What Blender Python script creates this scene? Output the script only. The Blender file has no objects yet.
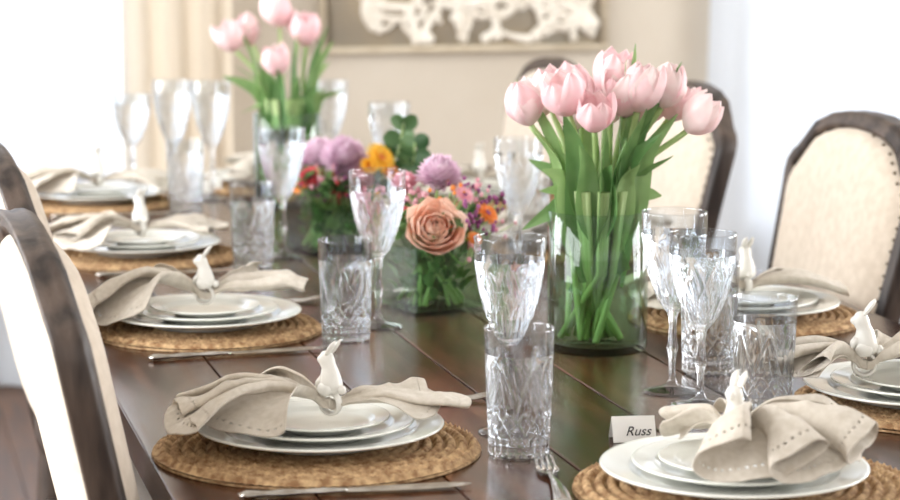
import bpy, math, random
from mathutils import Vector, Matrix, noise
random.seed(7)
TH=math.radians(14.83); CT,ST=math.cos(TH),math.sin(TH)
TZ=0.75
def P(b,a,z=0.0): return Vector((CT*b-ST*a, ST*b+CT*a, z))
def lin(c):
    r=[]
    for x in c:
        x=x/255.0
        r.append(x/12.92 if x<=0.04045 else ((x+0.055)/1.055)**2.4)
    return (r[0],r[1],r[2],1.0)
# ---------------------------------------------------------------- materials
def newmat(name):
    m=bpy.data.materials.new(name); m.use_nodes=True
    nt=m.node_tree; nt.nodes.clear()
    o=nt.nodes.new('ShaderNodeOutputMaterial')
    return m,nt,o
def pmat(name,c1,c2=None,rough=0.5,nscale=20,bump=0.0,bscale=200,metal=0.0,trans=0.0,ior=1.45,stretch=(1,1,1),coords='Object',sheen=0.0,sss=0.0,lo=0.35,hi=0.65,bump2=0.0,bscale2=30,bdist=0.002):
    m,nt,o=newmat(name)
    b=nt.nodes.new('ShaderNodeBsdfPrincipled')
    nt.links.new(b.outputs[0],o.inputs[0])
    b.inputs['Roughness'].default_value=rough
    b.inputs['Metallic'].default_value=metal
    b.inputs['Transmission Weight'].default_value=trans
    b.inputs['IOR'].default_value=ior
    b.inputs['Sheen Weight'].default_value=sheen
    tc=nt.nodes.new('ShaderNodeTexCoord'); mp=nt.nodes.new('ShaderNodeMapping')
    mp.inputs['Scale'].default_value=stretch
    nt.links.new(tc.outputs[coords],mp.inputs[0])
    if c2 is None: b.inputs['Base Color'].default_value=lin(c1)
    else:
        n=nt.nodes.new('ShaderNodeTexNoise'); n.inputs['Scale'].default_value=nscale; n.inputs['Detail'].default_value=4
        r=nt.nodes.new('ShaderNodeValToRGB')
        r.color_ramp.elements[0].color=lin(c1); r.color_ramp.elements[1].color=lin(c2)
        r.color_ramp.elements[0].position=lo; r.color_ramp.elements[1].position=hi
        nt.links.new(mp.outputs[0],n.inputs['Vector']); nt.links.new(n.outputs[0],r.inputs[0]); nt.links.new(r.outputs[0],b.inputs['Base Color'])
    last=None
    for (bs,sc,ds) in ((bump,bscale,bdist),(bump2,bscale2,0.006)):
        if bs>0:
            n2=nt.nodes.new('ShaderNodeTexNoise'); n2.inputs['Scale'].default_value=sc; n2.inputs['Detail'].default_value=3
            bp=nt.nodes.new('ShaderNodeBump'); bp.inputs['Strength'].default_value=bs; bp.inputs['Distance'].default_value=ds
            nt.links.new(mp.outputs[0],n2.inputs['Vector']); nt.links.new(n2.outputs[0],bp.inputs['Height'])
            if last: nt.links.new(last.outputs[0],bp.inputs['Normal'])
            last=bp
    if last: nt.links.new(last.outputs[0],b.inputs['Normal'])
    return m
def thinglass(name,tint=(245,252,248),k=0.75,base=0.05,refr=0.0,ior=1.5):
    m,nt,o=newmat(name)
    t=nt.nodes.new('ShaderNodeBsdfTransparent'); t.inputs[0].default_value=lin(tint)
    g=nt.nodes.new('ShaderNodeBsdfGlossy'); g.inputs['Roughness'].default_value=0.02
    lw=nt.nodes.new('ShaderNodeLayerWeight'); lw.inputs[0].default_value=0.5
    pw=nt.nodes.new('ShaderNodeMath'); pw.operation='POWER'; pw.inputs[1].default_value=3.0
    mu=nt.nodes.new('ShaderNodeMath'); mu.operation='MULTIPLY_ADD'; mu.inputs[1].default_value=k; mu.inputs[2].default_value=base
    mx=nt.nodes.new('ShaderNodeMixShader')
    nt.links.new(lw.outputs['Facing'],pw.inputs[0]); nt.links.new(pw.outputs[0],mu.inputs[0]); nt.links.new(mu.outputs[0],mx.inputs[0])
    nt.links.new(t.outputs[0],mx.inputs[1]); nt.links.new(g.outputs[0],mx.inputs[2])
    out=mx
    if refr>0:
        gl=nt.nodes.new('ShaderNodeBsdfGlass'); gl.inputs['IOR'].default_value=ior; gl.inputs['Roughness'].default_value=0.0
        m2=nt.nodes.new('ShaderNodeMixShader'); m2.inputs[0].default_value=refr
        nt.links.new(mx.outputs[0],m2.inputs[1]); nt.links.new(gl.outputs[0],m2.inputs[2]); out=m2
    nt.links.new(out.outputs[0],o.inputs[0])
    return m
def leafmat(name,c1,c2,tr=0.35,rough=0.45,nscale=25):
    m,nt,o=newmat(name)
    b=nt.nodes.new('ShaderNodeBsdfPrincipled'); b.inputs['Roughness'].default_value=rough
    t=nt.nodes.new('ShaderNodeBsdfTranslucent')
    tc=nt.nodes.new('ShaderNodeTexCoord')
    n=nt.nodes.new('ShaderNodeTexNoise'); n.inputs['Scale'].default_value=nscale
    g=nt.nodes.new('ShaderNodeNewGeometry')
    ad=nt.nodes.new('ShaderNodeMath'); ad.operation='MULTIPLY_ADD'; ad.inputs[1].default_value=0.5
    ad2=nt.nodes.new('ShaderNodeMath'); ad2.operation='MULTIPLY'; ad2.inputs[1].default_value=0.5
    r=nt.nodes.new('ShaderNodeValToRGB'); r.color_ramp.elements[0].color=lin(c1); r.color_ramp.elements[1].color=lin(c2)
    r.color_ramp.elements[0].position=0.2; r.color_ramp.elements[1].position=0.8
    nt.links.new(tc.outputs['Object'],n.inputs['Vector']); nt.links.new(n.outputs[0],ad2.inputs[0])
    nt.links.new(g.outputs['Random Per Island'],ad.inputs[0]); nt.links.new(ad2.outputs[0],ad.inputs[2])
    nt.links.new(ad.outputs[0],r.inputs[0]); nt.links.new(r.outputs[0],b.inputs['Base Color']); nt.links.new(r.outputs[0],t.inputs[0])
    mx=nt.nodes.new('ShaderNodeMixShader'); mx.inputs[0].default_value=tr
    nt.links.new(b.outputs[0],mx.inputs[1]); nt.links.new(t.outputs[0],mx.inputs[2]); nt.links.new(mx.outputs[0],o.inputs[0])
    return m
def clothmat(name,c,transp=0.0,transl=0.5):
    m,nt,o=newmat(name)
    d=nt.nodes.new('ShaderNodeBsdfDiffuse'); d.inputs[0].default_value=lin(c)
    t=nt.nodes.new('ShaderNodeBsdfTranslucent'); t.inputs[0].default_value=lin(c)
    mx=nt.nodes.new('ShaderNodeMixShader'); mx.inputs[0].default_value=transl
    nt.links.new(d.outputs[0],mx.inputs[1]); nt.links.new(t.outputs[0],mx.inputs[2])
    tr=nt.nodes.new('ShaderNodeBsdfTransparent')
    m2=nt.nodes.new('ShaderNodeMixShader'); m2.inputs[0].default_value=transp
    nt.links.new(mx.outputs[0],m2.inputs[1]); nt.links.new(tr.outputs[0],m2.inputs[2]); nt.links.new(m2.outputs[0],o.inputs[0])
    return m
def woodmat(name,c1,c2,c3,rough,stretch,nscale=3.0):
    m,nt,o=newmat(name)
    b=nt.nodes.new('ShaderNodeBsdfPrincipled'); nt.links.new(b.outputs[0],o.inputs[0])
    tc=nt.nodes.new('ShaderNodeTexCoord'); mp=nt.nodes.new('ShaderNodeMapping'); mp.inputs['Scale'].default_value=stretch
    g=nt.nodes.new('ShaderNodeNewGeometry')
    va=nt.nodes.new('ShaderNodeVectorMath'); va.operation='ADD'
    cm=nt.nodes.new('ShaderNodeCombineXYZ')
    ms=nt.nodes.new('ShaderNodeMath'); ms.operation='MULTIPLY'; ms.inputs[1].default_value=37.0
    nt.links.new(g.outputs['Random Per Island'],ms.inputs[0]); nt.links.new(ms.outputs[0],cm.inputs[0]); nt.links.new(ms.outputs[0],cm.inputs[1])
    nt.links.new(tc.outputs['Object'],mp.inputs[0]); nt.links.new(mp.outputs[0],va.inputs[0]); nt.links.new(cm.outputs[0],va.inputs[1])
    n=nt.nodes.new('ShaderNodeTexNoise'); n.inputs['Scale'].default_value=nscale; n.inputs['Detail'].default_value=8; n.inputs['Roughness'].default_value=0.6; n.inputs['Distortion'].default_value=0.5
    nt.links.new(va.outputs[0],n.inputs['Vector'])
    ad=nt.nodes.new('ShaderNodeMath'); ad.operation='MULTIPLY_ADD'; ad.inputs[1].default_value=0.16
    nt.links.new(g.outputs['Random Per Island'],ad.inputs[0]); nt.links.new(n.outputs[0],ad.inputs[2])
    r=nt.nodes.new('ShaderNodeValToRGB'); e=r.color_ramp.elements
    e[0].color=lin(c1); e[0].position=0.36; e[1].color=lin(c3); e[1].position=0.86
    x=e.new(0.6); x.color=lin(c2)
    nt.links.new(ad.outputs[0],r.inputs[0]); nt.links.new(r.outputs[0],b.inputs['Base Color'])
    rr=nt.nodes.new('ShaderNodeMapRange'); rr.inputs['To Min'].default_value=rough-0.06; rr.inputs['To Max'].default_value=rough+0.12
    nt.links.new(n.outputs[0],rr.inputs['Value']); nt.links.new(rr.outputs[0],b.inputs['Roughness'])
    bp=nt.nodes.new('ShaderNodeBump'); bp.inputs['Strength'].default_value=0.12; bp.inputs['Distance'].default_value=0.002
    nt.links.new(n.outputs[0],bp.inputs['Height']); nt.links.new(bp.outputs[0],b.inputs['Normal'])
    return m
M_table=woodmat('table_wood',(27,14,8),(66,36,21),(106,66,40),0.18,(13,1.1,13))
M_floor=woodmat('floor_wood',(60,40,28),(95,66,46),(125,92,66),0.4,(10,1,10))
M_frame=pmat('chair_wood',(40,31,27),(88,74,65),0.45,30,0.4,120,stretch=(1,1,0.15))
M_uph=pmat('upholstery_linen',(206,191,173),(218,204,187),0.9,60,0.3,900,sheen=0.2)
M_nail=pmat('nailhead',(120,105,85),None,0.35,metal=1.0)
M_wall=pmat('wall_paint',(201,190,174),(207,197,182),0.85,3,0.05,300)
M_ceil=pmat('ceiling_paint',(240,238,232),None,0.9)
M_trim=pmat('trim_paint',(236,232,224),None,0.5)
M_sheer=clothmat('sheer_curtain',(228,233,240),0.06,0.5)
M_drape=clothmat('drape_fabric',(232,221,204),0.0,0.35)
M_pane=thinglass('window_glass',(250,252,255),0.3,0.03)
M_mat=pmat('woven_seagrass',(146,108,72),(212,178,134),0.8,90,0.8,500)
M_plate=pmat('porcelain',(240,241,234),None,0.12)
M_plate.node_tree.nodes['Principled BSDF'].inputs['Coat Weight'].default_value=0.3
M_nap=pmat('linen',(204,194,179),(217,208,195),0.95,120,0.4,1400,sheen=0.2,bump2=0.22,bscale2=40)
M_bird=pmat('ceramic_white',(236,233,226),None,0.25)
M_cry=thinglass('crystal',(253,254,255),0.6,0.05,0.72,1.5)
M_crythin=thinglass('crystal_plain',(250,252,254),0.8,0.05,0.0)
M_vase=thinglass('vase_glass',(238,249,241),0.9,0.045)
M_cube=thinglass('cube_glass',(238,249,242),0.7,0.05)
M_water=thinglass('water',(244,251,238),0.12,0.012)
M_silver=pmat('silver',(200,195,188),(160,152,142),0.22,60,metal=1.0)
M_card=pmat('card_paper',(245,243,238),None,0.8)
M_ink=pmat('ink',(40,38,40),None,0.8)
M_stem=leafmat('stem_green',(176,204,132),(210,227,174),0.4)
M_tleaf=leafmat('tulip_leaf',(98,142,84),(168,197,132),0.38)
M_tulip=leafmat('tulip_petal',(251,212,217),(255,243,240),0.34,0.55,60)
M_peach=leafmat('peach_petal',(254,212,190),(255,232,216),0.5,0.6)
M_mauve=leafmat('mauve_petal',(226,194,214),(245,224,235),0.4,0.6)
M_orange=leafmat('orange_petal',(246,142,62),(255,178,96),0.35,0.6)
M_yellow=leafmat('yellow_petal',(253,190,40),(255,218,90),0.35,0.6)
M_red=leafmat('red_petal',(196,52,66),(228,96,100),0.3,0.6)
M_pur=leafmat('purple_bud',(130,60,112),(180,102,156),0.15,0.6)
M_fol=leafmat('foliage',(66,108,60),(130,162,102),0.38,0.5)
M_euc=leafmat('eucalyptus_leaf',(54,88,52),(98,130,82),0.25,0.5)
M_pink=leafmat('pink_petal',(242,174,192),(251,208,216),0.35,0.6)
M_art=pmat('art_canvas',(176,161,138),(160,153,140),0.8,5)
M_relief=pmat('art_relief',(246,240,228),(228,219,204),0.6,15)
M_artfr=pmat('art_frame',(212,199,176),(196,181,156),0.4,20)
# ---------------------------------------------------------------- mesh builder
class MB:
    def __init__(s): s.v=[];s.f=[];s.m=[]
    def add(s,v,f,m=0):
        o=len(s.v); s.v.extend([tuple(x) for x in v])
        for q in f: s.f.append(tuple(i+o for i in q)); s.m.append(m)
    def grid(s,rows,m=0,closed=False,rm=None,skip=None):
        nr=len(rows);nc=len(rows[0]);v=[p for r in rows for p in r]
        o=len(s.v); s.v.extend([tuple(x) for x in v])
        for i in range(nr-1):
            mm=rm[i] if rm else m
            for j in range(nc if closed else nc-1):
                if skip and skip(i,j): continue
                k=(j+1)%nc
                s.f.append((o+i*nc+j,o+i*nc+k,o+(i+1)*nc+k,o+(i+1)*nc+j)); s.m.append(mm)
    def box(s,x0,x1,y0,y1,z0,z1,m=0):
        v=[(x,y,z) for z in (z0,z1) for y in (y0,y1) for x in (x0,x1)]
        s.add(v,[(0,2,3,1),(4,5,7,6),(0,1,5,4),(2,6,7,3),(0,4,6,2),(1,3,7,5)],m)
    def lathe(s,prof,n=48,m=0,fn=None,c=(0,0,0),capb=False,capt=False,rm=None):
        rows=[]
        for r,z in prof:
            row=[]
            for j in range(n):
                a=2*math.pi*j/n
                rr=fn(r,z,a) if fn else r
                row.append((c[0]+rr*math.cos(a),c[1]+rr*math.sin(a),c[2]+z))
            rows.append(row)
        o=len(s.v); s.grid(rows,m,True,rm)
        if capb: s.f.append(tuple(o+j for j in reversed(range(n)))); s.m.append(m)
        if capt: s.f.append(tuple(o+(len(prof)-1)*n+j for j in range(n))); s.m.append(m)
    def tube(s,pts,rad,n=8,m=0,flat=1.0,cap=True,up=Vector((0,0,1))):
        pts=[Vector(p) for p in pts]
        if not isinstance(rad,(list,tuple)): rad=[rad]*len(pts)
        rows=[];prev=None
        for i,p in enumerate(pts):
            t=(pts[min(i+1,len(pts)-1)]-pts[max(i-1,0)])
            if t.length<1e-9: t=Vector((0,0,1))
            t.normalize()
            if prev is None:
                q=up if abs(t.dot(up))<0.95 else Vector((0,1,0))
                nrm=(q-t*q.dot(t)).normalized()
            else:
                nrm=(prev-t*prev.dot(t)); nrm=nrm.normalized() if nrm.length>1e-6 else prev
            prev=nrm; bn=t.cross(nrm)
            rows.append([p+(nrm*math.cos(2*math.pi*j/n)*flat+bn*math.sin(2*math.pi*j/n))*rad[i] for j in range(n)])
        o=len(s.v); s.grid(rows,m,True)
        if cap:
            s.f.append(tuple(o+j for j in reversed(range(n)))); s.m.append(m)
            s.f.append(tuple(o+(len(pts)-1)*n+j for j in range(n))); s.m.append(m)
    def ball(s,c,r,m=0,n=8,sc=(1,1,1)):
        rows=[]
        for i in range(n//2+1):
            ph=-math.pi/2+math.pi*i/(n//2)
            rr=max(math.cos(ph),0.02)
            rows.append([(c[0]+r*sc[0]*rr*math.cos(2*math.pi*j/n),c[1]+r*sc[1]*rr*math.sin(2*math.pi*j/n),c[2]+r*sc[2]*math.sin(ph)) for j in range(n)])
        s.grid(rows,m,True)
    def petal(s,M,L,W,a0,a1,cup,m=0,ns=8,nt=4,p=0.8,q=0.7,base=0.15,r0=0.0,wav=0.0,seed=0):
        y=r0;z=0.0;rows=[]
        for i in range(ns+1):
            u=i/ns; al=math.radians(a0+(a1-a0)*u)
            if i>0: y+=math.cos(al)*L/ns; z+=math.sin(al)*L/ns
            w=W*max(max(math.sin(math.pi*min(1,u**p)),0)**q, base*(1-u),0.03)
            row=[]
            for j in range(-nt,nt+1):
                t=j/nt; off=cup*t*t*w+ (wav*W*math.sin(3.1*t*2+u*5+seed)*u if wav else 0)
                row.append(M@Vector((t*w, y-math.sin(al)*off, z+math.cos(al)*off)))
            rows.append(row)
        s.grid(rows,m)
    def obj(s,name,mats,loc=(0,0,0),rz=0.0,smooth=True,parent=None,mods=None):
        me=bpy.data.meshes.new(name); me.from_pydata(s.v,[],s.f)
        for k in mats: me.materials.append(k)
        me.polygons.foreach_set('material_index',s.m)
        me.polygons.foreach_set('use_smooth',[smooth]*len(s.f)); me.update()
        return place(name,me,loc,rz,parent)
def place(name,me,loc=(0,0,0),rz=0.0,parent=None,scale=None):
    o=bpy.data.objects.new(name,me); bpy.context.collection.objects.link(o)
    o.location=loc; o.rotation_euler=(0,0,rz)
    if scale: o.scale=scale
    if parent: o.parent=parent
    return o
def empty(name,loc,rz=0.0):
    o=bpy.data.objects.new(name,None); bpy.context.collection.objects.link(o); o.location=loc; o.rotation_euler=(0,0,rz); o.empty_display_size=0.1; return o
def bevel(o,w,seg=2):
    m=o.modifiers.new('bevel','BEVEL'); m.width=w; m.segments=seg; m.limit_method='ANGLE'; m.angle_limit=math.radians(40)
def axis_matrix(loc,d,spin=0.0):
    d=Vector(d).normalized()
    q=Vector((0,0,1)).rotation_difference(d)
    return Matrix.Translation(Vector(loc))@q.to_matrix().to_4x4()@Matrix.Rotation(spin,4,'Z')
# ---------------------------------------------------------------- room
B0,B1,A0,A1,H=-1.3,4.3,-1.2,6.6,2.7
w=MB()
def wall_open(mb,x0,x1,y0,y1,ops,alongx=True):
    cur=x0
    for (o0,o1,z0,z1) in ops:
        segs=[(cur,o0,0,H),(o0,o1,0,z0),(o0,o1,z1,H)]
        for s0,s1,q0,q1 in segs:
            if alongx: mb.box(s0,s1,y0,y1,q0,q1)
            else: mb.box(y0,y1,s0,s1,q0,q1)
        cur=o1
    if alongx: mb.box(cur,x1,y0,y1,0,H)
    else: mb.box(y0,y1,cur,x1,0,H)
wins=[(-0.75,0.82,0.35,2.35),(2.66,4.1,0.35,2.35)]
wall_open(w,B0,B1,A1,A1+0.14,wins); w.obj('wall_back',[M_wall],rz=TH,smooth=False)
w=MB(); wall_open(w,A0,A1+0.14,B1,B1+0.14,[(1.6,3.2,0.6,2.35),(3.9,5.6,0.6,2.35)],False); w.obj('wall_right',[M_wall],rz=TH,smooth=False)
w=MB(); wall_open(w,A0,A1+0.14,B0-0.14,B0,[(1.4,3.4,0.6,2.35),(3.9,5.7,0.6,2.35)],False); w.obj('wall_left',[M_wall],rz=TH,smooth=False)
w=MB(); w.box(B0-0.14,B1+0.14,A0,A1+0.14,H,H+0.1); w.obj('ceiling',[M_ceil],rz=TH,smooth=False)
w=MB()
x=B0-0.14
while x<B1+0.14:
    w.box(x,min(x+0.118,B1+0.14),A0,A1+0.14,-0.05,0.0); x+=0.12
w.obj('floor',[M_floor],rz=TH,smooth=False)
def window(n,x0,x1,z0,z1,yy,alongx=True):
    mb=MB()
    def bx(a,b,c,d,p0,p1,m):
        if alongx: mb.box(a,b,yy+p0,yy+p1,c,d,m)
        else: mb.box(yy+p0,yy+p1,a,b,c,d,m)
    t=0.06
    bx(x0,x0+t,z0,z1,0.03,0.09,0); bx(x1-t,x1,z0,z1,0.03,0.09,0); bx(x0+t,x1-t,z0,z0+t,0.03,0.09,0); bx(x0+t,x1-t,z1-t,z1,0.03,0.09,0)
    xm=(x0+x1)/2; bx(xm-0.03,xm+0.03,z0+t,z1-t,0.03,0.09,0)
    zm=(z0+z1)/2
    bx(x0+t,xm-0.03,zm-0.015,zm+0.015,0.045,0.075,0); bx(xm+0.03,x1-t,zm-0.015,zm+0.015,0.045,0.075,0)
    bx(x0+t,xm-0.03,z0+t,zm-0.015,0.058,0.062,1); bx(xm+0.03,x1-t,z0+t,zm-0.015,0.058,0.062,1)
    bx(x0+t,xm-0.03,zm+0.015,z1-t,0.058,0.062,1); bx(xm+0.03,x1-t,zm+0.015,z1-t,0.058,0.062,1)
    mb.obj('window_%d'%n,[M_trim,M_pane],rz=TH,smooth=False)
window(1,*wins[0],A1); window(2,*wins[1],A1)
window(3,1.6,3.2,0.6,2.35,B1,False); window(4,3.9,5.6,0.6,2.35,B1,False); window(5,1.4,3.4,0.6,2.35,B0-0.14,False); window(6,3.9,5.7,0.6,2.35,B0-0.14,False)
w=MB(); w.box(B0,B1,A1-0.018,A1,0,0.12); o=w.obj('baseboard_back',[M_trim],rz=TH,smooth=False); bevel(o,0.005)
w=MB(); w.box(B1-0.018,B1,A0,A1-0.018,0,0.12); o=w.obj('baseboard_right',[M_trim],rz=TH,smooth=False); bevel(o,0.005)
w=MB(); w.box(B0,B0+0.018,A0,A1-0.018,0,0.12); o=w.obj('baseboard_left',[M_trim],rz=TH,smooth=False); bevel(o,0.005)
def curtain(name,x0,x1,yy,mat,k,amp,z0=0.01,z1=2.5,seed=0):
    mb=MB(); n=int((x1-x0)*k*16)
    rows=[]
    for i in range(9):
        z=z0+(z1-z0)*i/8; row=[]
        for j in range(n+1):
            x=x0+(x1-x0)*j/n
            y=yy+amp*math.sin(2*math.pi*k*x+1.5*noise.noise((x*3,seed,0)))*(0.7+0.3*noise.noise((x*2,z,seed)))
            row.append((x+0.01*math.sin(z*2+x*9),y,z))
        rows.append(row)
    mb.grid(rows,0); return mb.obj(name,[mat],rz=TH)
curtain('sheer_curtain',-0.8,0.72,A1-0.075,M_sheer,6,0.040,seed=1)
curtain('sheer_curtain',2.56,4.15,A1-0.075,M_sheer,6,0.040,seed=2)
curtain('window_drape',0.745,1.06,A1-0.17,M_drape,9,0.035,seed=3)
curtain('window_drape',-1.12,-0.84,A1-0.17,M_drape,9,0.035,seed=4)
w=MB(); w.tube([(-1.2,A1-0.12,2.53),(1.2,A1-0.12,2.53)],0.014,10); w.tube([(2.5,A1-0.12,2.53),(4.25,A1-0.12,2.53)],0.014,10)
w.obj('curtain_rod',[M_nail],rz=TH)
# picture
mb=MB(); pb0,pb1,pz0,pz1=1.34,2.24,0.955,1.56
for (a,b,c,d) in ((pb0,pb1,pz0,pz0+0.02),(pb0,pb1,pz1-0.02,pz1),(pb0,pb0+0.02,pz0+0.02,pz1-0.02),(pb1-0.02,pb1,pz0+0.02,pz1-0.02)):
    mb.box(a,b,A1-0.035,A1-0.004,c,d,2)
mb.box(pb0+0.02,pb1-0.02,A1-0.022,A1-0.004,pz0+0.02,pz1-0.02,0)
rnd=random.Random(3)
def branch(x,z,ang,L,r,dep):
    pts=[];rad=[];cx,cz,a=x,z,ang;curl=rnd.uniform(-1,1)*2.6
    for i in range(8):
        pts.append((cx,A1-0.027,cz)); rad.append(r*(1-0.55*i/7))
        a+=curl*0.11; cx+=math.cos(a)*L/7; cz+=math.sin(a)*L/7
        if not(pb0+0.04<cx<pb1-0.04 and pz0+0.035<cz<pz1-0.045): break
    if len(pts)>2: mb.tube(pts,[q*0.85 for q in rad],8,1)
    mb.ball((pts[-1][0],A1-0.027,pts[-1][2]),rad[-1]*1.3,1,8)
    if dep>0 and len(pts)>3:
        for q in (-1,1):
            k=rnd.randint(3,len(pts)-1); branch(pts[k][0],pts[k][2],a+q*rnd.uniform(0.6,1.2),L*0.75,r*0.8,dep-1)
for cx in (1.50,1.79,2.08):
    for k in range(7):
        branch(cx,1.10+0.02*k,k*0.9+rnd.uniform(-.3,.3),0.15,0.025,2)
    mb.ball((cx,A1-0.027,1.14),0.05,1,12,(1,0.4,0.8))
mb.obj('framed_coral_artwork',[M_art,M_relief,M_artfr],rz=TH)
# ---------------------------------------------------------------- table
TB0,TB1,TA0,TA1=0.305,1.51,1.92,5.34
mb=MB(); npl=8; pw=(TB1-TB0)/npl
for i in range(npl):
    mb.box(TB0+i*pw+0.001,TB0+(i+1)*pw-0.001,TA0+0.14,TA1-0.14,TZ-0.045,TZ)
mb.box(TB0-0.004,TB1+0.004,TA0,TA0+0.138,TZ-0.045,TZ); mb.box(TB0-0.004,TB1+0.004,TA1-0.138,TA1,TZ-0.045,TZ)
tab=empty('dining_table',(0,0,0),TH)
o=mb.obj('table_top',[M_table],smooth=False,parent=tab); bevel(o,0.0022)
mb=MB()
mb.box(TB0+0.1,TB0+0.125,TA0+0.15,TA1-0.15,TZ-0.13,TZ-0.045); mb.box(TB1-0.125,TB1-0.1,TA0+0.15,TA1-0.15,TZ-0.13,TZ-0.045)
mb.box(TB0+0.125,TB1-0.125,TA0+0.15,TA0+0.175,TZ-0.13,TZ-0.045); mb.box(TB0+0.125,TB1-0.125,TA1-0.175,TA1-0.15,TZ-0.13,TZ-0.045)
o=mb.obj('apron',[M_table],smooth=False,parent=tab)
for k,aa in enumerate((2.5,4.76)):
    mb=MB(); mb.lathe([(0.11,0.06),(0.12,0.09),(0.08,0.13),(0.07,0.2),(0.10,0.3),(0.11,0.36),(0.07,0.45),(0.075,0.55),(0.11,0.6),(0.11,0.705)],32,c=(0.9,aa,0),capb=True,capt=True)
    mb.box(0.6,1.2,aa-0.05,aa+0.05,0.0,0.07)
    mb.obj('pedestal_%d'%(k+1),[M_table],parent=tab)
# ---------------------------------------------------------------- chairs
def chair_mesh():
    mb=MB(); half=[(0.215,0.50),(0.225,0.60),(0.24,0.74),(0.252,0.86),(0.258,0.905),(0.255,0.928),(0.240,0.945),(0.222,0.955),(0.202,0.973),(0.170,1.002),(0.12,1.018),(0.06,1.026),(0.0,1.028)]
    pts=[(-x,z) for x,z in half]+[(x,z) for x,z in reversed(half[:-1])]
    def Y(z): return -0.215-(z-0.5)*0.21
    def sweep(inset,prof):
        rows=[]
        n=len(pts)
        for i,(x,z) in enumerate(pts):
            x0,z0=pts[max(i-1,0)]; x1,z1=pts[min(i+1,n-1)]
            tx,tz=x1-x0,z1-z0; l=math.hypot(tx,tz); tx/=l; tz/=l
            nx,nz=tz,-tx
            row=[]
            for (d,h) in prof:
                xx=x+nx*(d+inset); zz=z+nz*(d+inset)
                row.append((xx,Y(zz)+h,zz))
            rows.append(row)
        mb.grid(rows,0,True)
    sweep(0.0,[(0.0,-0.018),(0.003,-0.006),(0.0,0.002),(0.0,0.008),(0.004,0.016),(0.012,0.013),(0.018,0.020),(0.028,0.015),(0.030,0.0),(0.028,-0.014),(0.018,-0.020),(0.012,-0.016),(0.004,-0.021)])
    inner=[(x-0.026 if x>0.05 else x, z-0.026) for x,z in half]
    def hw(z):
        best=0
        for (xa,za),(xb,zb) in zip(inner[:-1],inner[1:]):
            if za<=z<=zb and zb>za: best=max(best,xa+(xb-xa)*(z-za)/(zb-za))
        return best
    zt=inner[-1][1]-0.0005; front=[];back=[]
    for i in range(25):
        z=0.56+(zt-0.56)*(1-(1-i/24)**1.3); X=max(hw(z),0.002)
        fr=[];bk=[]
        for j in range(21):
            t=-1+2*j/20; t=math.copysign(abs(t)**0.7,t); bul=(1-abs(t)**6)*(1-abs(2*i/24-1)**8)
            fr.append((t*X,Y(z)+0.010+0.034*bul,z)); bk.append((t*X,Y(z)-0.010-0.022*bul,z))
        front.append(fr); back.append(bk)
    mb.grid(front,1); mb.grid(back,1)
    for i in range(1,24):
        for sgn in (-1,1):
            z=front[i][0][2]; X=hw(z)-0.004
            if X>0.03: mb.ball((sgn*X,Y(z)+0.017,z),0.003,2,6)
    mb.box(-0.20,0.20,Y(0.56)-0.018,Y(0.56)+0.02,0.535,0.57)
    mb.box(-0.24,0.24,0.215,0.245,0.36,0.43); mb.box(-0.24,-0.21,-0.21,0.215,0.36,0.43); mb.box(0.21,0.24,-0.21,0.215,0.36,0.43); mb.box(-0.21,0.21,-0.23,-0.20,0.36,0.43)
    rows=[]
    for i in range(17):
        rows.append([((-1+2*j/16)*0.245,-0.21+0.465*i/16,0.43+0.07*((1-abs(-1+2*j/16)**6)*(1-abs(-1+2*i/16)**6))**0.5) for j in range(17)])
    mb.grid(rows,1)
    for sx in (-1,1):
        mb.lathe([(0.012,0.0),(0.018,0.02),(0.014,0.04),(0.017,0.1),(0.026,0.3),(0.02,0.31),(0.03,0.33),(0.03,0.43)],14,c=(sx*0.222,0.228,0),capb=True,capt=True)
        mb.tube([(sx*0.215,-0.32,0.0),(sx*0.215,-0.27,0.15),(sx*0.215,-0.225,0.35),(sx*0.215,-0.215,0.5),(sx*0.218,-0.225,0.54)],[0.018,0.022,0.024,0.022,0.016],8)
    me=bpy.data.meshes.new('dining_chair'); me.from_pydata(mb.v,[],mb.f)
    for k in (M_frame,M_uph,M_nail): me.materials.append(k)
    me.polygons.foreach_set('material_index',mb.m); me.polygons.foreach_set('use_smooth',[True]*len(mb.f)); me.update()
    return me
CH=chair_mesh()
def chair(b,a,fdir,extra=0.0,sc=None):
    rz=TH+(-math.pi/2 if fdir>0 else math.pi/2)+extra
    return place('dining_chair',CH,P(b,a,0),rz,scale=sc)
chair(0.500,2.53,+1,0.03)
chair(0.515,3.39,+1,0.06)
chair(1.335,3.50,-1); chair(1.31,4.27,-1); chair(1.28,5.1,-1)
# ---------------------------------------------------------------- table settings
def mat_mesh(R=0.187):
    rows=[]; pitch=0.0135; nth=480; nr=96
    for i in range(nr+1):
        r=R*i/nr; row=[]
        for j in range(nth):
            th=2*math.pi*j/nth
            ph=r/pitch-th/(2*math.pi); lane=math.floor(ph); fr=ph-lane
            rid=math.sin(math.pi*fr)**0.6 if 0<fr<1 else 0
            k=max(int(2*math.pi*max(r,0.01)/0.011),6)
            br=0.5+0.5*math.sin(th*k+(fr-0.5)*4.5*(1 if lane%2 else -1))
            edge=1.0 if r<R-0.004 else 0.3
            rr=r*(1+ (0.008*noise.noise((math.cos(th)*6,math.sin(th)*6,0)) if i>nr-6 else 0))
            row.append((rr*math.cos(th),rr*math.sin(th),0.003+edge*(0.0045*rid+0.0038*br*rid)))
        rows.append(row)
    mb=MB(); mb.grid(rows,0,True)
    mb.lathe([(R,0.0035),(R+0.001,0.001),(R-0.002,0.0),(0.001,0.0)],nth)
    me=bpy.data.meshes.new('placemat'); me.from_pydata(mb.v,[],mb.f); me.materials.append(M_mat)
    me.polygons.foreach_set('use_smooth',[True]*len(mb.f)); me.update(); return me
MATM=mat_mesh()
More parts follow.
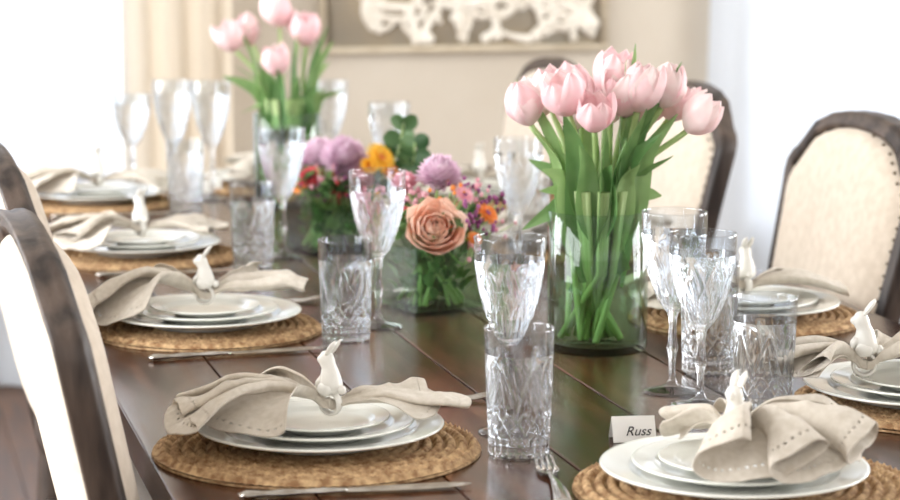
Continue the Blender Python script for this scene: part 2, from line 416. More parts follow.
def plate_mesh(name,R,rim,foot):
    f=foot
    prof=[(0.001,0.002),(f-0.006,0.002),(f-0.004,0.0),(f,0.0),(f+0.003,0.003),(R*0.78,rim*0.55),(R*0.97,rim*0.86),(R,rim*0.95),(R*1.004,rim*1.02),(R*0.995,rim*1.1),(R*0.975,rim*1.06),(R*0.93,rim*0.98),(R*0.80,rim*0.86),(R*0.775,rim*0.80),(R*0.74,rim*0.55),(R*0.68,rim*0.42),(R*0.4,0.005),(0.001,0.005)]
    mb=MB(); mb.lathe(prof,96)
    me=bpy.data.meshes.new(name); me.from_pydata(mb.v,[],mb.f); me.materials.append(M_plate)
    me.polygons.foreach_set('use_smooth',[True]*len(mb.f)); me.update(); return me
PL1=plate_mesh('dinner_plate',0.142,0.018,0.085); PL2=plate_mesh('salad_plate',0.108,0.016,0.06); PL3=plate_mesh('bread_plate',0.080,0.013,0.045)
def bunny_mesh():
    mb=MB()
    rows=[]
    for i in range(28):
        a=2*math.pi*i/28; rows.append([( 0.0055*math.cos(2*math.pi*j/10),(0.0125+0.0025*math.sin(2*math.pi*j/10))*math.cos(a),(0.0125+0.0025*math.sin(2*math.pi*j/10))*math.sin(a)) for j in range(10)])
    rows.append(rows[0]); mb.grid(rows,0,True)
    # seated upright body, neck and head as one tapering surface
    pts=[(-0.004,0.011),(-0.003,0.016),(-0.001,0.023),(0.0,0.031),(0.0005,0.038),(0.002,0.043),(0.004,0.048),(0.0065,0.053),(0.009,0.0565),(0.011,0.058)]
    rad=[0.008,0.0125,0.0135,0.0122,0.0100,0.0084,0.0092,0.0094,0.0066,0.0025]
    mb.tube([(0,y,z) for y,z in pts],rad,18,0,up=Vector((1,0,0)))
    mb.ball((0,0.011,0.050),0.0062,0,12,(0.9,1,0.85))      # muzzle
    mb.ball((0,-0.016,0.017),0.0055,0,10)                   # tail
    for sx in (-1,1):
        mb.ball((sx*0.0095,0.001,0.018),0.0095,0,12,(0.6,1.1,0.9))   # haunch
        mb.tube([(sx*0.006,0.008,0.030),(sx*0.006,0.013,0.024),(sx*0.005,0.014,0.018)],[0.0035,0.0032,0.003],8)  # front paw
        mb.tube([(sx*0.0035,0.003,0.055),(sx*0.0045,-0.002,0.062),(sx*0.0052,-0.007,0.069),(sx*0.0050,-0.011,0.074)],[0.0028,0.0045,0.0044,0.0015],10,0,0.55)  # ear
    me=bpy.data.meshes.new('bunny_napkin_ring'); me.from_pydata(mb.v,[],mb.f); me.materials.append(M_bird)
    me.polygons.foreach_set('use_smooth',[True]*len(mb.f)); me.update(); return me
BIRD=bunny_mesh()
def napkin(loc,rz,seed,wings):
    rn=random.Random(seed); mb=MB()
    def flo(r):
        pts=[(0,0.041),(0.08,0.041),(0.112,0.037),(0.148,0.0335),(0.165,0.018),(0.3,0.014)]
        for (a,za),(b,zb) in zip(pts[:-1],pts[1:]):
            if r<=b: return za+(zb-za)*(r-a)/(b-a)
        return 0.014
    for (d,sp,L,k,A,zp,ze) in wings:
        ns,nt=66,300; rows=[]; ph0=rn.uniform(0,6); s2=rn.uniform(0,50)
        for i in range(ns+1):
            s=i/ns; row=[]
            for j in range(nt+1):
                t=-1+2*j/nt; tt=t+0.16*noise.noise((t*2,s2,0))
                ph=k*math.pi*tt+ph0
                open_=1-(1-s)**2.0
                amp=0.8+0.6*noise.noise((t*1.7,s2,9))
                an=d+sp*tt*(0.30+0.70*open_)+ (1.25/k)*sp*math.sin(ph+1.1)*s**0.5
                an+=0.05*noise.noise((t*4,s*3,s2))*s
                Lt=L*(1-0.20*abs(t)**1.6+0.09*math.sin(ph*0.5+s2)+0.09*noise.noise((t*2.5,s2,5)))
                r=s*Lt
                sw=math.sin(ph)
                fold=0.5*math.copysign(abs(sw)**0.8,sw)+0.5*math.asin(max(-1,min(1,sw)))/(math.pi/2)
                zb=0.050+(zp-0.050)*math.sin(math.pi*min(1,s*1.25)**0.8*0.5)-(zp-ze)*s**2.4
                z=zb+A*amp*fold*(s**0.55)*(1-0.30*s)
                qx,qy=r*math.cos(an),r*math.sin(an)
                z+=0.012*s*noise.noise((qx*18+s2,qy*18,s2))
                rg=noise.noise((qx*24+s2,qy*24,s2+t*1.5)); z+=0.006*min(1,s*3)*(0.35-abs(rg))
                px=r*math.cos(an); py=r*math.sin(an)+t*0.009*(1-s)**2
                if s<0.10:
                    q=s/0.10; z=z*q+(0.050+0.008*math.sin(ph*1.0))*(1-q)
                f=flo(r)+0.003
                z=f+ (z-f if z>f+0.004 else 0.004*math.exp((z-f-0.004)/0.02))
                row.append((px,py,z))
            rows.append(row)
        mb.grid(rows,0,skip=lambda i,j:(i==60 and j%3==0))
    o=mb.obj('linen_napkin',[M_nap],loc,rz)
    m=o.modifiers.new('solid','SOLIDIFY'); m.thickness=0.0012; m.offset=1
    return o
def setting(x,y,rz,seed,msc=1.0,wings=None,plate_off=(0,0),birdrz=0.0,nap_off=(0,0),nrz=None,birds=1.0):
    place('placemat',MATM,(x,y,TZ),rz+seed,scale=(msc,msc,1))
    px,py=x+plate_off[0],y+plate_off[1]
    place('dinner_plate',PL1,(px,py,TZ+0.0115),0); place('salad_plate',PL2,(px,py,TZ+0.018)); place('bread_plate',PL3,(px,py,TZ+0.025))
    nr=rz if nrz is None else nrz
    nx,ny=px+nap_off[0],py+nap_off[1]
    napkin((nx,ny,TZ),nr,seed,wings or WL)
    place('bunny_napkin_ring',BIRD,(nx,ny,TZ+0.0525),nr+birdrz,scale=(birds,birds,birds))
WL=[(math.pi*1.0,0.80,0.185,3.6,0.022,0.082,0.045),(0.05,0.50,0.155,2.4,0.015,0.066,0.050)]
setting(-0.152,2.513,TH*0.4,1,wings=[(math.pi*0.98,0.85,0.184,3.8,0.022,0.086,0.045),(0.12,0.45,0.142,2.4,0.014,0.064,0.055)],plate_off=(0.003,0.012),birdrz=0.9,nap_off=(0.012,0.0))
setting(-0.357,3.268,TH,2,0.90,wings=[(math.pi*0.96,0.75,0.175,3.0,0.024,0.10,0.04),(0.15,0.5,0.155,2.4,0.018,0.075,0.06)],plate_off=(-0.005,0.01),birdrz=1.2)
setting(-0.545,3.994,TH,3,0.90,birdrz=0.4,plate_off=(-0.01,0.01))
setting(-0.75,4.76,TH,4,0.90,birdrz=0.4)
p=P(0.9,5.03); setting(p.x,p.y,TH+math.pi/2,5,0.9)
setting(0.316,2.328,TH+math.pi/2,6,0.99,wings=[(math.pi*1.0,0.95,0.150,3.2,0.034,0.10,0.06),(0.10,0.6,0.09,2.4,0.020,0.085,0.06)],nrz=TH+math.pi*0.62,birdrz=0.3,nap_off=(0.003,0.012),plate_off=(-0.015,0))
p=P(1.297,2.506); setting(p.x,p.y,TH,7,0.97,wings=[(math.pi,0.75,0.12,3.0,0.022,0.085,0.06),(0.0,0.8,0.17,3.0,0.022,0.09,0.05)],plate_off=(-0.028,0),nap_off=(-0.068,0.0),birdrz=1.2,birds=1.1)
p=P(1.297,3.144); setting(p.x,p.y,TH,8,0.95)
p=P(1.297,3.9); setting(p.x,p.y,TH,9,0.95)
p=P(1.297,4.65); setting(p.x,p.y,TH,10,0.95)
# cutlery
def knife_mesh():
    mb=MB()
    pts=[];rad=[]
    for i in range(15):
        u=i/14; pts.append((u*0.115,0,0.0050)); rad.append(0.0080*(1-0.35*u)+0.0018*math.sin(u*18)*(1-u*0.5))
    rad[0]=0.003
    mb.tube(pts,rad,10,0,0.5)
    top=[];bot=[]
    for i in range(17):
        u=i/16; x=0.112+u*0.138
        y1=0.006+0.003*math.sin(u*2.6); y0=-0.006-0.004*math.sin(min(u*3.1,3.1))
        if u>0.8: q=(u-0.8)/0.2; y1=y1*(1-q*q*0.8); y0=y0*(1-q*q*0.9)+0.002*q
        top.append([(x,y0,0.0042),(x,0,0.0052),(x,y1,0.0055)]); bot.append([(x,y0,0.0038),(x,0,0.0036),(x,y1,0.0036)])
    mb.grid(top,0); mb.grid(bot,0)
    me=bpy.data.meshes.new('table_knife'); me.from_pydata(mb.v,[],mb.f); me.materials.append(M_silver)
    me.polygons.foreach_set('use_smooth',[True]*len(mb.f)); me.update(); return me
def fork_mesh():
    mb=MB(); pts=[];rad=[]
    for i in range(17):
        u=i/16; pts.append((u*0.13,0,0.0045+0.007*math.sin(u*math.pi)*0.7)); rad.append(0.0085*(1-u)**1.2+0.003)
    rad[0]=0.004
    mb.tube(pts,rad,10,0,0.35)
    rows=[]
    for i in range(9):
        u=i/8; x=0.128+u*0.032; wdt=0.003+0.0095*math.sin(u*math.pi/2); z=0.004-0.001*math.sin(u*3.1)
        rows.append([(x,wdt*t,z+0.002*t*t) for t in (-1,-0.5,0,0.5,1)])
    mb.grid(rows,0); mb.grid([[(a,b,c-0.0015) for a,b,c in r] for r in rows],0)
    for k in range(4):
        y=(-1.5+k)*0.0064
        mb.tube([(0.156,y,0.0045),(0.175,y,0.0045),(0.195,y*0.95,0.008),(0.207,y*0.93,0.011)],[0.0021,0.002,0.0017,0.0008],8,0,0.7)
    me=bpy.data.meshes.new('dinner_fork'); me.from_pydata(mb.v,[],mb.f); me.materials.append(M_silver)
    me.polygons.foreach_set('use_smooth',[True]*len(mb.f)); me.update(); return me
KN=knife_mesh(); FK=fork_mesh()
place('table_knife',KN,(-0.222,2.292,TZ),math.atan2(0.05,0.25))
place('table_knife',KN,(-0.415,3.04,TZ),TH*1.2)
place('table_knife',KN,(-0.60,3.77,TZ),TH)
place('table_knife',KN,(-0.81,4.53,TZ),TH)
place('dinner_fork',FK,(-0.14,2.735,TZ),TH); place('dinner_fork',FK,(-0.40,3.47,TZ),TH)
place('dinner_fork',FK,(0.118,2.25,TZ),math.radians(94))
place('table_knife',KN,(0.52,2.535,TZ),TH-0.35)
# place cards
def card(x,y,rz,txt):
    mb=MB()
    h=0.028;wd=0.051;d=0.015
    mb.grid([[(-wd/2,-d,0.0),(wd/2,-d,0.0)],[(-wd/2,0,h),(wd/2,0,h)],[(-wd/2,d,0),(wd/2,d,0)]],0)
    o=mb.obj('place_card',[M_card],(x,y,TZ+0.0008),rz,smooth=False)
    m=o.modifiers.new('solid','SOLIDIFY'); m.thickness=0.0006
    if txt:
        c=bpy.data.curves.new('lettering','FONT'); c.body=txt; c.size=0.016; c.align_x='CENTER'; c.shear=0.4; c.extrude=0.0001
        c.materials.append(M_ink)
        t=bpy.data.objects.new('lettering',c); bpy.context.collection.objects.link(t); t.parent=o
        t.location=(0.004,-0.0117,0.0072); t.rotation_euler=(math.atan2(h,d),0,0)
card(0.213,2.565,0.12,'Russ')
card(-0.535,4.98,0.2,'')
# ---------------------------------------------------------------- crystal
def tri(x): x=x-math.floor(x); return 1-abs(2*x-1)
def mesh_from(mb,name,mats):
    me=bpy.data.meshes.new(name); me.from_pydata(mb.v,[],mb.f)
    for k in mats: me.materials.append(k)
    me.polygons.foreach_set('material_index',mb.m); me.polygons.foreach_set('use_smooth',[True]*len(mb.f)); me.update(); return me
def tumbler_mesh():
    Hh=0.148; prof=[(0.001,0.0015),(0.026,0.0015),(0.030,0.0),(0.0335,0.001)]
    for i in range(64): 
        z=0.004+(Hh-0.006)*i/63; prof.append((0.0345+0.0055*(z/Hh),z))
    prof+= [(0.0398,Hh-0.0005),(0.039,Hh),(0.0382,Hh-0.0008)]
    for i in range(16):
        z=Hh-0.004-(Hh-0.022)*i/15; prof.append((0.0322+0.0055*(z/Hh),z))
    prof+=[(0.030,0.0155),(0.024,0.014),(0.001,0.0138)]
    def fn(r,z,a):
        if r<0.034 or z>0.112 or z<0.004: return r
        u=a/(2*math.pi)
        env=min(1,(0.112-z)/0.008)*min(1,(z-0.004)/0.004)
        if z<0.026: c=tri(u*24)*0.9
        elif z<0.052: 
            c=max(max(0,1-abs(tri(u*12+z*36)-1)*3.0),max(0,1-abs(tri(u*12-z*36)-1)*3.0))
        else:
            zz=z-0.052
            c1=max(0,1-abs(tri(u*6+zz*9)-1)*5); c2=max(0,1-abs(tri(u*6-zz*9)-1)*5)
            c3=max(0,tri(u*24+zz*16)-0.6)*1.0; c4=max(0,tri(u*24-zz*16)-0.6)*1.0
            c=max(c1,c2,c3 if int(math.floor(u*6+zz*9))%2 else c4)
        return r-0.0022*c*env
    rm=[]
    for i in range(len(prof)-1):
        rm.append(0 if (4<=i<4+51 or i>=88) else 1)
    mb=MB(); mb.lathe(prof,240,0,fn,rm=rm); return mesh_from(mb,'crystal_tumbler',[M_cry,M_crythin])
def wine_mesh():
    Hh=0.235; prof=[(0.001,0.0),(0.034,0.0),(0.0365,0.0008),(0.0365,0.002),(0.030,0.004),(0.015,0.007),(0.007,0.012),(0.0048,0.020)]
    for z,r in ((0.03,0.0045),(0.042,0.005),(0.052,0.0062),(0.058,0.0085),(0.064,0.0068),(0.072,0.006),(0.085,0.0055),(0.097,0.006),(0.104,0.0085),(0.109,0.012)): prof.append((r,z))
    for i in range(48):
        u=i/47; z=0.112+u*0.121; r=0.014+0.026*math.sin(min(1,u*1.15)*math.pi/2)**0.75+0.0022*u
        prof.append((r,z))
    prof+=[(0.0418,Hh-0.0006),(0.0412,Hh),(0.0405,Hh-0.001)]
    cut=8+10+48+2
    for i in range(20):
        u=1-i/19; z=0.119+u*0.113; r=0.010+0.0278*math.sin(min(1,u*1.12)*math.pi/2)**0.8+0.0028*u
        prof.append((r,z))
    prof+=[(0.006,0.1165),(0.001,0.116)]
    inner=[False]
    def fn(r,z,a):
        u=a/(2*math.pi)
        if 0.018<z<0.106 and r<0.01: return r*(1-0.13*tri(u*6))
        if 0.11<z<0.200 and r>0.0139 and not inner[0]:
            env=min(1,(0.200-z)/0.008)*min(1,(z-0.11)/0.01)
            c=max(max(0,tri(u*8+z*12)-0.72)*3.6,max(0,tri(u*8-z*12)-0.72)*3.6, (tri(u*20)*0.8 if z<0.145 else max(0,tri(u*24+z*24)-0.65)*1.0))
            return r-0.0018*min(c,1)*env
        return r
    mb=MB()
    n=200; rows=[]
    for i,(r,z) in enumerate(prof):
        inner[0]= i>=cut
        row=[]
        for j in range(n):
            a=2*math.pi*j/n; q=fn(r,z,a); row.append((q*math.cos(a),q*math.sin(a),z))
        rows.append(row)
    rm=[0 if 7<=i<18+37 else 1 for i in range(len(prof)-1)]
    mb.grid(rows,0,True,rm)
    return mesh_from(mb,'crystal_wine_glass',[M_cry,M_crythin])
TM=tumbler_mesh(); WG=wine_mesh()
for x,y in ((0.078,2.49),(-0.150,3.195),(-0.344,3.887),(-0.552,4.669),(0.383,2.698),(0.346,2.963),(0.14,4.0)): place('crystal_tumbler',TM,(x,y,TZ),random.random()*3)
for x,y,s in ((0.070,2.605,1),(-0.107,3.300,1),(-0.30,3.994,1),(-0.515,4.84,1.1),(-0.60,4.86,1.1),(0.116,3.80,1),(0.285,2.834,1),(0.3125,2.752,0.93),(-0.123,4.55,1),(-0.27,5.02,1.05),(-0.72,5.08,0.9)):
    place('crystal_wine_glass',WG,(x,y,TZ),random.random()*3,scale=(1,1,s))
# ---------------------------------------------------------------- tulips
def catmull(P_,n=8):
    P_=[Vector(p) for p in P_]; out=[]
    Q=[P_[0]*2-P_[1]]+P_+[P_[-1]*2-P_[-2]]
    for i in range(1,len(Q)-2):
        for k in range(n):
            t=k/n; a,b,c,d=Q[i-1],Q[i],Q[i+1],Q[i+2]
            out.append(0.5*((2*b)+(c-a)*t+(2*a-5*b+4*c-d)*t*t+(3*b-a-3*c+d)*t**3))
    out.append(P_[-1]); return out
def blade(mb,path,W,face,m=0,fold=0.35,twist=0.0):
    rows=[];n=len(path)
    for i,p in enumerate(path):
        u=i/(n-1); t=(path[min(i+1,n-1)]-path[max(i-1,0)]).normalized()
        sd=t.cross(face); sd=sd.normalized() if sd.length>1e-4 else Vector((1,0,0))
        sd=Matrix.Rotation(twist*u,3,t)@sd
        nr=sd.cross(t)
        w=W*max(0.04,(math.sin(math.pi*min(1,(0.12+0.88*u)))**0.75))
        rows.append([p+sd*w*s_-nr*(abs(s_)**1.5)*w*fold*-1 for s_ in (-1,-0.6,-0.25,0,0.25,0.6,1)])
    mb.grid(rows,m)
def tulip_head(mb,c,d,sc,op,m=0,seed=0):
    rn=random.Random(seed)
    for lay in (0,1):
        for k in range(3):
            M=axis_matrix(c,d,k*2*math.pi/3+lay*math.pi/3+rn.uniform(-.15,.15)+seed)@Matrix.Scale(sc,4)
            mb.petal(M,0.081+rn.uniform(-.006,.006),0.0265,14+lay*3,132-op-lay*3+rn.uniform(-10,8),0.52,m,12,6,p=0.82,q=0.58,r0=0.001+0.0015*(1-lay),base=0.3,wav=0.08,seed=seed+k)
def tulip_vase(x,y,heads,nleaf,seed,R=0.071,VH=0.198,hi=(0.20,0.36),leafspec=(),hs=1.0):
    rn=random.Random(seed); root=empty('tulip_vase',(x,y,TZ))
    g=MB(); g.lathe([(0.001,0.0),(R-0.004,0.0),(R,0.004),(R,VH-0.001),(R-0.0015,VH),(R-0.003,VH-0.001),(R-0.003,0.014),(R-0.008,0.010),(0.001,0.010)],72)
    g.obj('glass_vase',[M_vase],parent=root)
    wt=MB(); wt.lathe([(0.001,0.0105),(R-0.0045,0.0145),(R-0.0045,0.13),(0.001,0.13)],64); wt.obj('water',[M_water],parent=root)
    st=MB(); hd=MB(); lf=MB()
    for i,(dx,dy,z) in enumerate(heads):
        a=rn.uniform(0,6.28); r=rn.uniform(0,0.045); p0=Vector((r*math.cos(a),r*math.sin(a),0.016))
        rim=Vector((dx,dy,0)); 
        if rim.length>0: rim=rim*min(1,0.048/rim.length)*rn.uniform(0.5,1)
        rim.z=VH
        end=Vector((dx,dy,z)); mid=(rim+end)/2+Vector((-dx*0.10,-dy*0.10,0.01))
        path=catmull([p0,(p0+rim)/2,rim,mid,end],6)
        st.tube(path,0.0042,8,0)
        d=(path[-1]-path[-3]).normalized()+Vector((rn.uniform(-.25,.25),rn.uniform(-.25,.15),0.5))
        tulip_head(hd,end,d,hs*rn.uniform(0.84,1.02),rn.uniform(-8,18),0,seed*10+i)
    for i in range(nleaf+len(leafspec)):
        if i<len(leafspec): tx,ty,tz,W=leafspec[i]
        else:
            a=rn.uniform(0,6.28); rr=rn.uniform(0.05,0.125); tx,ty=rr*math.cos(a),rr*math.sin(a)*0.8; tz=rn.uniform(*hi)-rr*0.3; W=rn.uniform(0.012,0.021)
        v=Vector((tx,ty,0)); rim=v*min(1,0.05/max(v.length,0.001))*rn.uniform(0.6,1); rim.z=VH
        a=rn.uniform(0,6.28); r=rn.uniform(0,0.04); p0=Vector((r*math.cos(a),r*math.sin(a),rn.uniform(0.07,0.15)))
        end=Vector((tx,ty,tz)); mid=(rim+end)/2-v*0.12+Vector((0,0,0.012))
        path=catmull([p0,(p0+rim)/2,rim,mid,end],6)
        face=Vector((v.x*0.6+rn.uniform(-.08,.08),v.y*0.6-0.06+rn.uniform(-.06,.06),0.0))
        if face.length<0.01: face=Vector((0,-1,0))
        blade(lf,path,W,face.normalized(),0,0.35,rn.uniform(-1.1,1.1))
    for i in range(20):
        a=rn.uniform(0,6.28); r=rn.uniform(0.01,0.055); a2=a+rn.uniform(1.5,4)
        st.tube([(r*math.cos(a),r*math.sin(a),0.016),(0.03*math.cos(a2),0.03*math.sin(a2),0.11),(0.05*math.cos(a2),0.05*math.sin(a2),VH+0.03)],0.0048,8,0)
    st.obj('stems',[M_stem],parent=root); hd.obj('tulip_heads',[M_tulip],parent=root); lf.obj('leaves',[M_tleaf],parent=root)
S=0.00142
def hp(px,py,dy): return ((px-597)*S,dy,(348-py-28)*S-dy*0.16)
heads=[hp(530,98,-0.01),hp(552,82,0.03),hp(566,90,-0.05),hp(590,106,-0.06),hp(610,72,0.02),hp(632,86,-0.03),hp(658,80,0.0),hp(682,104,-0.01),hp(580,78,0.05),hp(645,94,0.06),hp(544,86,0.06),hp(606,94,0.06),hp(572,102,0.0),hp(621,90,-0.01),hp(668,90,0.05)]
ls=[((515-597)*S,-0.01,(348-80)*S,0.012),((632-597)*S,0.0,(348-45)*S,0.014),((622-597)*S,-0.02,(348-58)*S,0.012),((672-597)*S,-0.03,(348-112)*S,0.018),((676-597)*S,-0.02,(348-62)*S,0.013),((668-597)*S,-0.04,(348-152)*S,0.018),((560-597)*S,-0.06,(348-110)*S,0.02),((530-597)*S,-0.04,(348-125)*S,0.021),((600-597)*S,-0.07,(348-118)*S,0.018),((640-597)*S,-0.06,(348-105)*S,0.02),((575-597)*S,-0.07,(348-140)*S,0.019),((540-597)*S,-0.05,(348-165)*S,0.02),((620-597)*S,-0.075,(348-135)*S,0.021),((585-597)*S,-0.05,(348-95)*S,0.018),((655-597)*S,-0.05,(348-130)*S,0.018)]
tulip_vase(0.208,3.134,heads,24,5,leafspec=ls)
S2=0.00212
h2=[((238-288)*S2,0,(205-33-18)*S2),((254-288)*S2,0.03,(205-26-20)*S2),((281-288)*S2,0.02,(205-10-18)*S2),((308-288)*S2,0.0,(205-28-18)*S2),((282-288)*S2,-0.04,(205-56-18)*S2),((298-288)*S2,0.04,(205-20-20)*S2)]
l2=[((238-288)*S2,0,(205-20)*S2,0.018),((225-288)*S2,-0.02,(205-75)*S2,0.02),((335-288)*S2,0,(205-40)*S2,0.02),((345-288)*S2,0,(205-90)*S2,0.02),((300-288)*S2,-0.03,(205-30)*S2,0.02),((262-288)*S2,-0.04,(205-60)*S2,0.022),((330-288)*S2,0,(205-25)*S2,0.018)]
tulip_vase(-0.345,4.75,h2,20,9,hi=(0.22,0.34),leafspec=l2,hs=1.05)
# ---------------------------------------------------------------- mixed arrangements
MATS=[M_stem,M_fol,M_peach,M_mauve,M_orange,M_yellow,M_red,M_pur,M_euc,M_pink]
def rose(mb,c,d,R,m,seed=0):
    rn=random.Random(seed); lay=8
    for l in range(lay):
        u=l/(lay-1); n=4+int(u*4)
        for k in range(n):
            M=axis_matrix(Vector(c)-Vector(d).normalized()*R*0.25*u,d,2*math.pi*(k+0.5*l)/n+rn.uniform(-.15,.15)+l)
            mb.petal(M,R*(0.45+0.72*u),R*(0.26+0.30*u),62-50*u,132-60*u+rn.uniform(-6,6),0.45-0.1*u,m,8,4,p=0.6,q=0.45,r0=R*(0.02+0.12*u),base=0.4,wav=0.05,seed=k+l*7)
def mum(mb,c,d,R,m,seed=0,n=170):
    rn=random.Random(seed); B=axis_matrix(c,d)
    for i in range(n):
        z=1-1.25*(i+0.5)/n; ph=i*2.39996; r=math.sqrt(max(0,1-z*z))
        dr=Vector((r*math.cos(ph),r*math.sin(ph),z))
        up=Vector((0,0,1))
        y=dr; zz=(up-y*up.dot(y)); zz=zz.normalized() if zz.length>1e-3 else Vector((1,0,0)); x=y.cross(zz)
        M=Matrix((x,y,zz)).transposed().to_4x4(); M=B@M
        mb.petal(M,R*rn.uniform(0.62,0.75),R*0.15,-12,30,0.6,m,4,1,p=1.2,q=0.5,r0=R*0.3)
    mb.ball(c,R*0.5,m,10)
def gerb(mb,c,d,R,m,mc,seed=0):
    for l in range(3):
        n=16
        for k in range(n):
            M=axis_matrix(c,d,2*math.pi*(k+0.33*l)/n)
            mb.petal(M,R*(0.85-0.2*l),R*0.13,5+16*l,-12+22*l,0.25,m,5,1,p=1.1,q=0.45,r0=R*0.12)
    Mx=axis_matrix(c,d)
    for i in range(30):
        r=R*0.2*math.sqrt(i/30); ph=i*2.4; mb.ball(Mx@Vector((r*math.cos(ph),r*math.sin(ph),R*0.06)),R*0.045,mc,6)
def leaf(mb,c,d,L,W,m,spin=0,curl=-30,q=0.8,p=0.85):
    d=Vector(d).normalized(); up=Vector((0,0,1)); z=(up-d*up.dot(d)); z=z.normalized() if z.length>1e-3 else Vector((1,0,0)); x=d.cross(z)
    M=Matrix.Translation(Vector(c))@Matrix((x,d,z)).transposed().to_4x4()@Matrix.Rotation(spin,4,'Y')
    mb.petal(M,L,W,15,curl,0.3,m,8,3,p=p,q=q)
def arrangement(x,y,rz,side,hh,flowers,seed,euc=(),buds=()):
    rn=random.Random(seed); root=empty('flower_arrangement',(x,y,TZ)); g=MB(); s=side/2
    t=0.004
    g.box(-s,s,-s,s,0.0,0.008)
    g.box(-s,-s+t,-s,s,0.008,hh); g.box(s-t,s,-s,s,0.008,hh); g.box(-s+t,s-t,-s,-s+t,0.008,hh); g.box(-s+t,s-t,s-t,s,0.008,hh)
    go=g.obj('glass_cube_vase',[M_cube],rz=rz,smooth=False,parent=root)
    wt=MB(); wt.box(-s+t+.001,s-t-.001,-s+t+.001,s-t-.001,0.009,hh*0.72); wt.obj('water',[M_water],rz=rz,smooth=False,parent=root)
    mb=MB()
    for (kind,dx,dy,z,R,m) in flowers:
        c=Vector((dx,dy,z)); d=Vector((dx*1.0,dy*1.0-0.05,0.09))
        if kind=='rose': d=Vector((dx,dy-0.08,0.085))
        e=rn.uniform(-.03,.03); mb.tube(catmull([(e,rn.uniform(-.03,.03),0.012),(dx*0.35,dy*0.35,hh*0.8),c-d.normalized()*R*0.2],5),0.0028,6,0)
        if kind=='rose': rose(mb,c,d,R,m,seed)
        elif kind=='mum': mum(mb,c,d,R,m,seed)
        else: gerb(mb,c,d,R,m,7 if m!=5 else 4)
    for i in range(150):
        a=rn.uniform(0,6.28); rr=rn.uniform(0.01,s*0.85); z=rn.uniform(0.02,hh)
        leaf(mb,(rr*math.cos(a),rr*math.sin(a),z),(math.cos(a)*0.3,math.sin(a)*0.3,rn.uniform(0.2,1)),rn.uniform(0.018,0.03),rn.uniform(0.006,0.010),1,rn.uniform(-1,1))
    for i in range(26):
        a=rn.uniform(0,6.28); a2=a+rn.uniform(2,4); q=s*0.8
        mb.tube([(q*math.cos(a),q*math.sin(a),0.012),(q*math.cos(a2)*.7,q*math.sin(a2)*.7,hh)],0.0026,6,0)
    for i in range(90):
        a=rn.uniform(0,6.28); rr=rn.uniform(0.02,s*1.35)
        leaf(mb,(rr*math.cos(a)*0.8,rr*math.sin(a)*0.8,hh+rn.uniform(0.0,0.035)-rr*0.2),(math.cos(a),math.sin(a),rn.uniform(-0.2,1.2)),rn.uniform(0.03,0.045),rn.uniform(0.008,0.013),1,rn.uniform(-1,1))
    for (bx,by,bz,m,n) in buds:
        mb.tube(catmull([(bx*0.3,by*0.3,hh*0.8),(bx*0.8,by*0.8,bz-0.03),(bx,by,bz)],4),0.0016,5,0)
        for k in range(n):
            o=Vector((rn.gauss(0,0.012),rn.gauss(0,0.012),rn.gauss(0,0.010)))
            c=Vector((bx,by,bz))+o; mb.ball(c,rn.uniform(0.0026,0.0044),m,6,(1,1,1.2))
            if k%3==0: mb.tube([(bx,by,bz-0.02),c],0.0008,4,0)
    for (pts) in euc:
        path=catmull(pts,6); mb.tube(path,0.0020,6,0)
        n=len(path)
        for i in range(int(n*0.30),n,3):
            for sg in (-1,1):
                u=i/n; d=Vector((sg*rn.uniform(0.7,1),rn.uniform(-0.5,0.3),rn.uniform(0.0,0.8)))
                leaf(mb,path[i],d,0.038*(1.15-0.35*u),0.0185*(1.15-0.35*u),8,rn.uniform(0.7,1.9)*rn.choice((-1,1)),-5,0.5,0.9)
    mb.obj('flowers',MATS,parent=root)
K=0.00156
def q1(px,py,dy): return (px-431)*K,dy,(308-py)*K-dy*0.16
def F(kind,px,py,dy,R,m,f=None): a=q1(px,py,dy) if f is None else f(px,py,dy); return (kind,a[0],a[1],a[2],R,m)
fl=[F('rose',435,232,-0.06,0.054,2),F('mum',438,176,0.02,0.040,3),F('gerb',487,212,-0.01,0.024,4),F('gerb',464,194,-0.02,0.020,9),F('gerb',400,212,-0.01,0.018,6),F('gerb',474,238,-0.05,0.015,4),F('mum',405,184,0.04,0.026,9)]
bd=[]
for (px,py,dy,m,n) in ((395,203,0,7,12),(402,190,0,9,14),(460,183,0,7,14),(476,190,0,9,16),(486,194,0,7,12),(480,226,-0.03,7,14),(496,220,-0.01,9,10),(466,212,-0.05,7,12),(450,192,-0.02,4,10),(412,203,0.0,9,12),(470,246,-0.05,9,8),(496,203,0.02,7,10),(420,190,0.03,9,12)):
    a=q1(px,py,dy); bd.append((a[0],a[1],a[2],m,n))
arrangement(-0.029,3.466,math.radians(30),0.132,0.128,fl,11,buds=bd)
K2=0.00184
def q2(px,py,dy): return (px-332)*K2,dy,(252-py)*K2-dy*0.14
fl2=[F('mum',346,162,-0.01,0.048,3,q2),F('mum',322,158,0.03,0.040,3,q2),F('gerb',384,160,-0.04,0.036,5,q2),F('gerb',314,178,-0.03,0.028,6,q2),F('gerb',304,187,-0.02,0.022,4,q2),F('gerb',394,174,-0.04,0.024,4,q2),F('mum',364,182,-0.04,0.026,9,q2),F('gerb',372,168,-0.05,0.02,5,q2)]
bd2=[]
for (px,py,dy,m,n) in ((330,182,-0.05,9,18),(352,190,-0.05,7,16),(340,194,-0.05,6,12),(320,195,-0.05,7,14),(374,188,-0.03,9,16),(305,172,0,7,10),(388,190,0.0,9,14),(365,160,0,9,12)):
    a=q2(px,py,dy); bd2.append((a[0],a[1],a[2],m,n))
def e2(*pp): return [q2(*p) for p in pp]
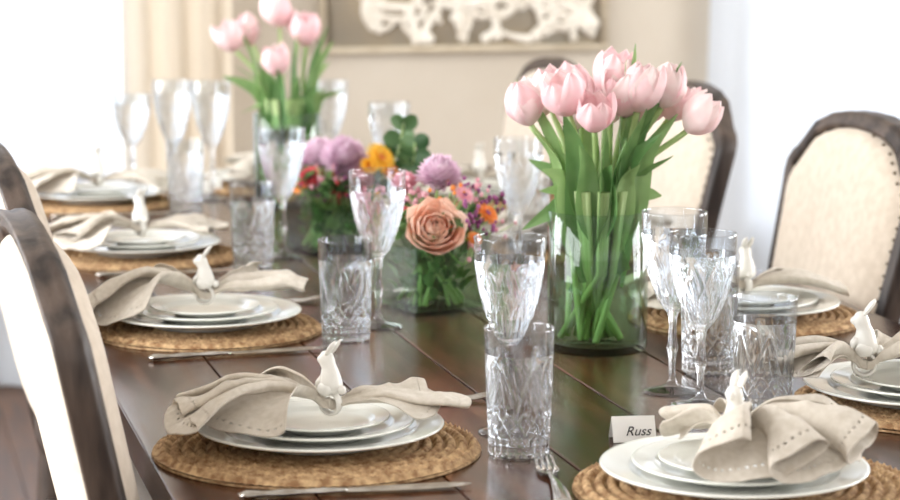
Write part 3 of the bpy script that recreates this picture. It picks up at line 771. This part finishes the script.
arrangement(-0.22,4.09,math.radians(25),0.125,0.12,fl2,12,buds=bd2,euc=[e2((345,215,0),(385,185,0),(400,152,0),(406,124,-0.01)),e2((345,215,0),(395,190,-.03),(414,168,-.03),(417,145,-0.03))])
# ---------------------------------------------------------------- lights, world, camera
wd=bpy.data.worlds.new('World'); bpy.context.scene.world=wd; wd.use_nodes=True
bg=wd.node_tree.nodes['Background']; bg.inputs[0].default_value=(1.0,0.985,0.965,1); bg.inputs[1].default_value=1.45
def area(name,b,a,z,sx,sy,pw,tb,ta,tz,col=(1,1,1)):
    l=bpy.data.lights.new(name,'AREA'); l.shape='RECTANGLE'; l.size=sx; l.size_y=sy; l.energy=pw; l.color=col
    o=bpy.data.objects.new(name,l); bpy.context.collection.objects.link(o); o.location=P(b,a,z)
    d=P(tb,ta,tz)-P(b,a,z); o.rotation_euler=d.to_track_quat('-Z','Y').to_euler(); return o
area('daylight_back_left',0.05,7.1,1.5,1.7,2.2,36,0.05,0,1.2,(0.97,0.98,1.0))
area('daylight_back_right',3.4,7.1,1.5,1.5,2.2,24,3.2,0,1.2,(0.95,0.97,1.0))
area('daylight_right',4.8,2.4,1.6,1.7,1.9,140,0,2.4,0.9,(1,0.98,0.95))
area('daylight_right_far',4.8,4.75,1.6,1.7,1.9,120,0,4.7,0.9,(1,0.98,0.95))
area('daylight_left',-1.8,2.4,1.6,2.0,1.9,145,1,2.6,0.8,(1,0.98,0.95))
area('daylight_left_far',-1.8,4.8,1.6,1.9,1.9,150,1,4.8,0.8,(1,0.98,0.95))
cam=bpy.data.cameras.new('camera'); co=bpy.data.objects.new('camera',cam); bpy.context.collection.objects.link(co)
co.location=(0,0,1.35); co.rotation_euler=(math.radians(90-8.34),0,0)
cam.lens=90; cam.sensor_width=36; cam.clip_start=0.05
cam.dof.use_dof=True; cam.dof.focus_distance=2.75; cam.dof.aperture_fstop=5.0
bpy.context.scene.camera=co
try:
    bpy.context.scene.view_settings.view_transform='Standard'
except Exception as e: print(e)
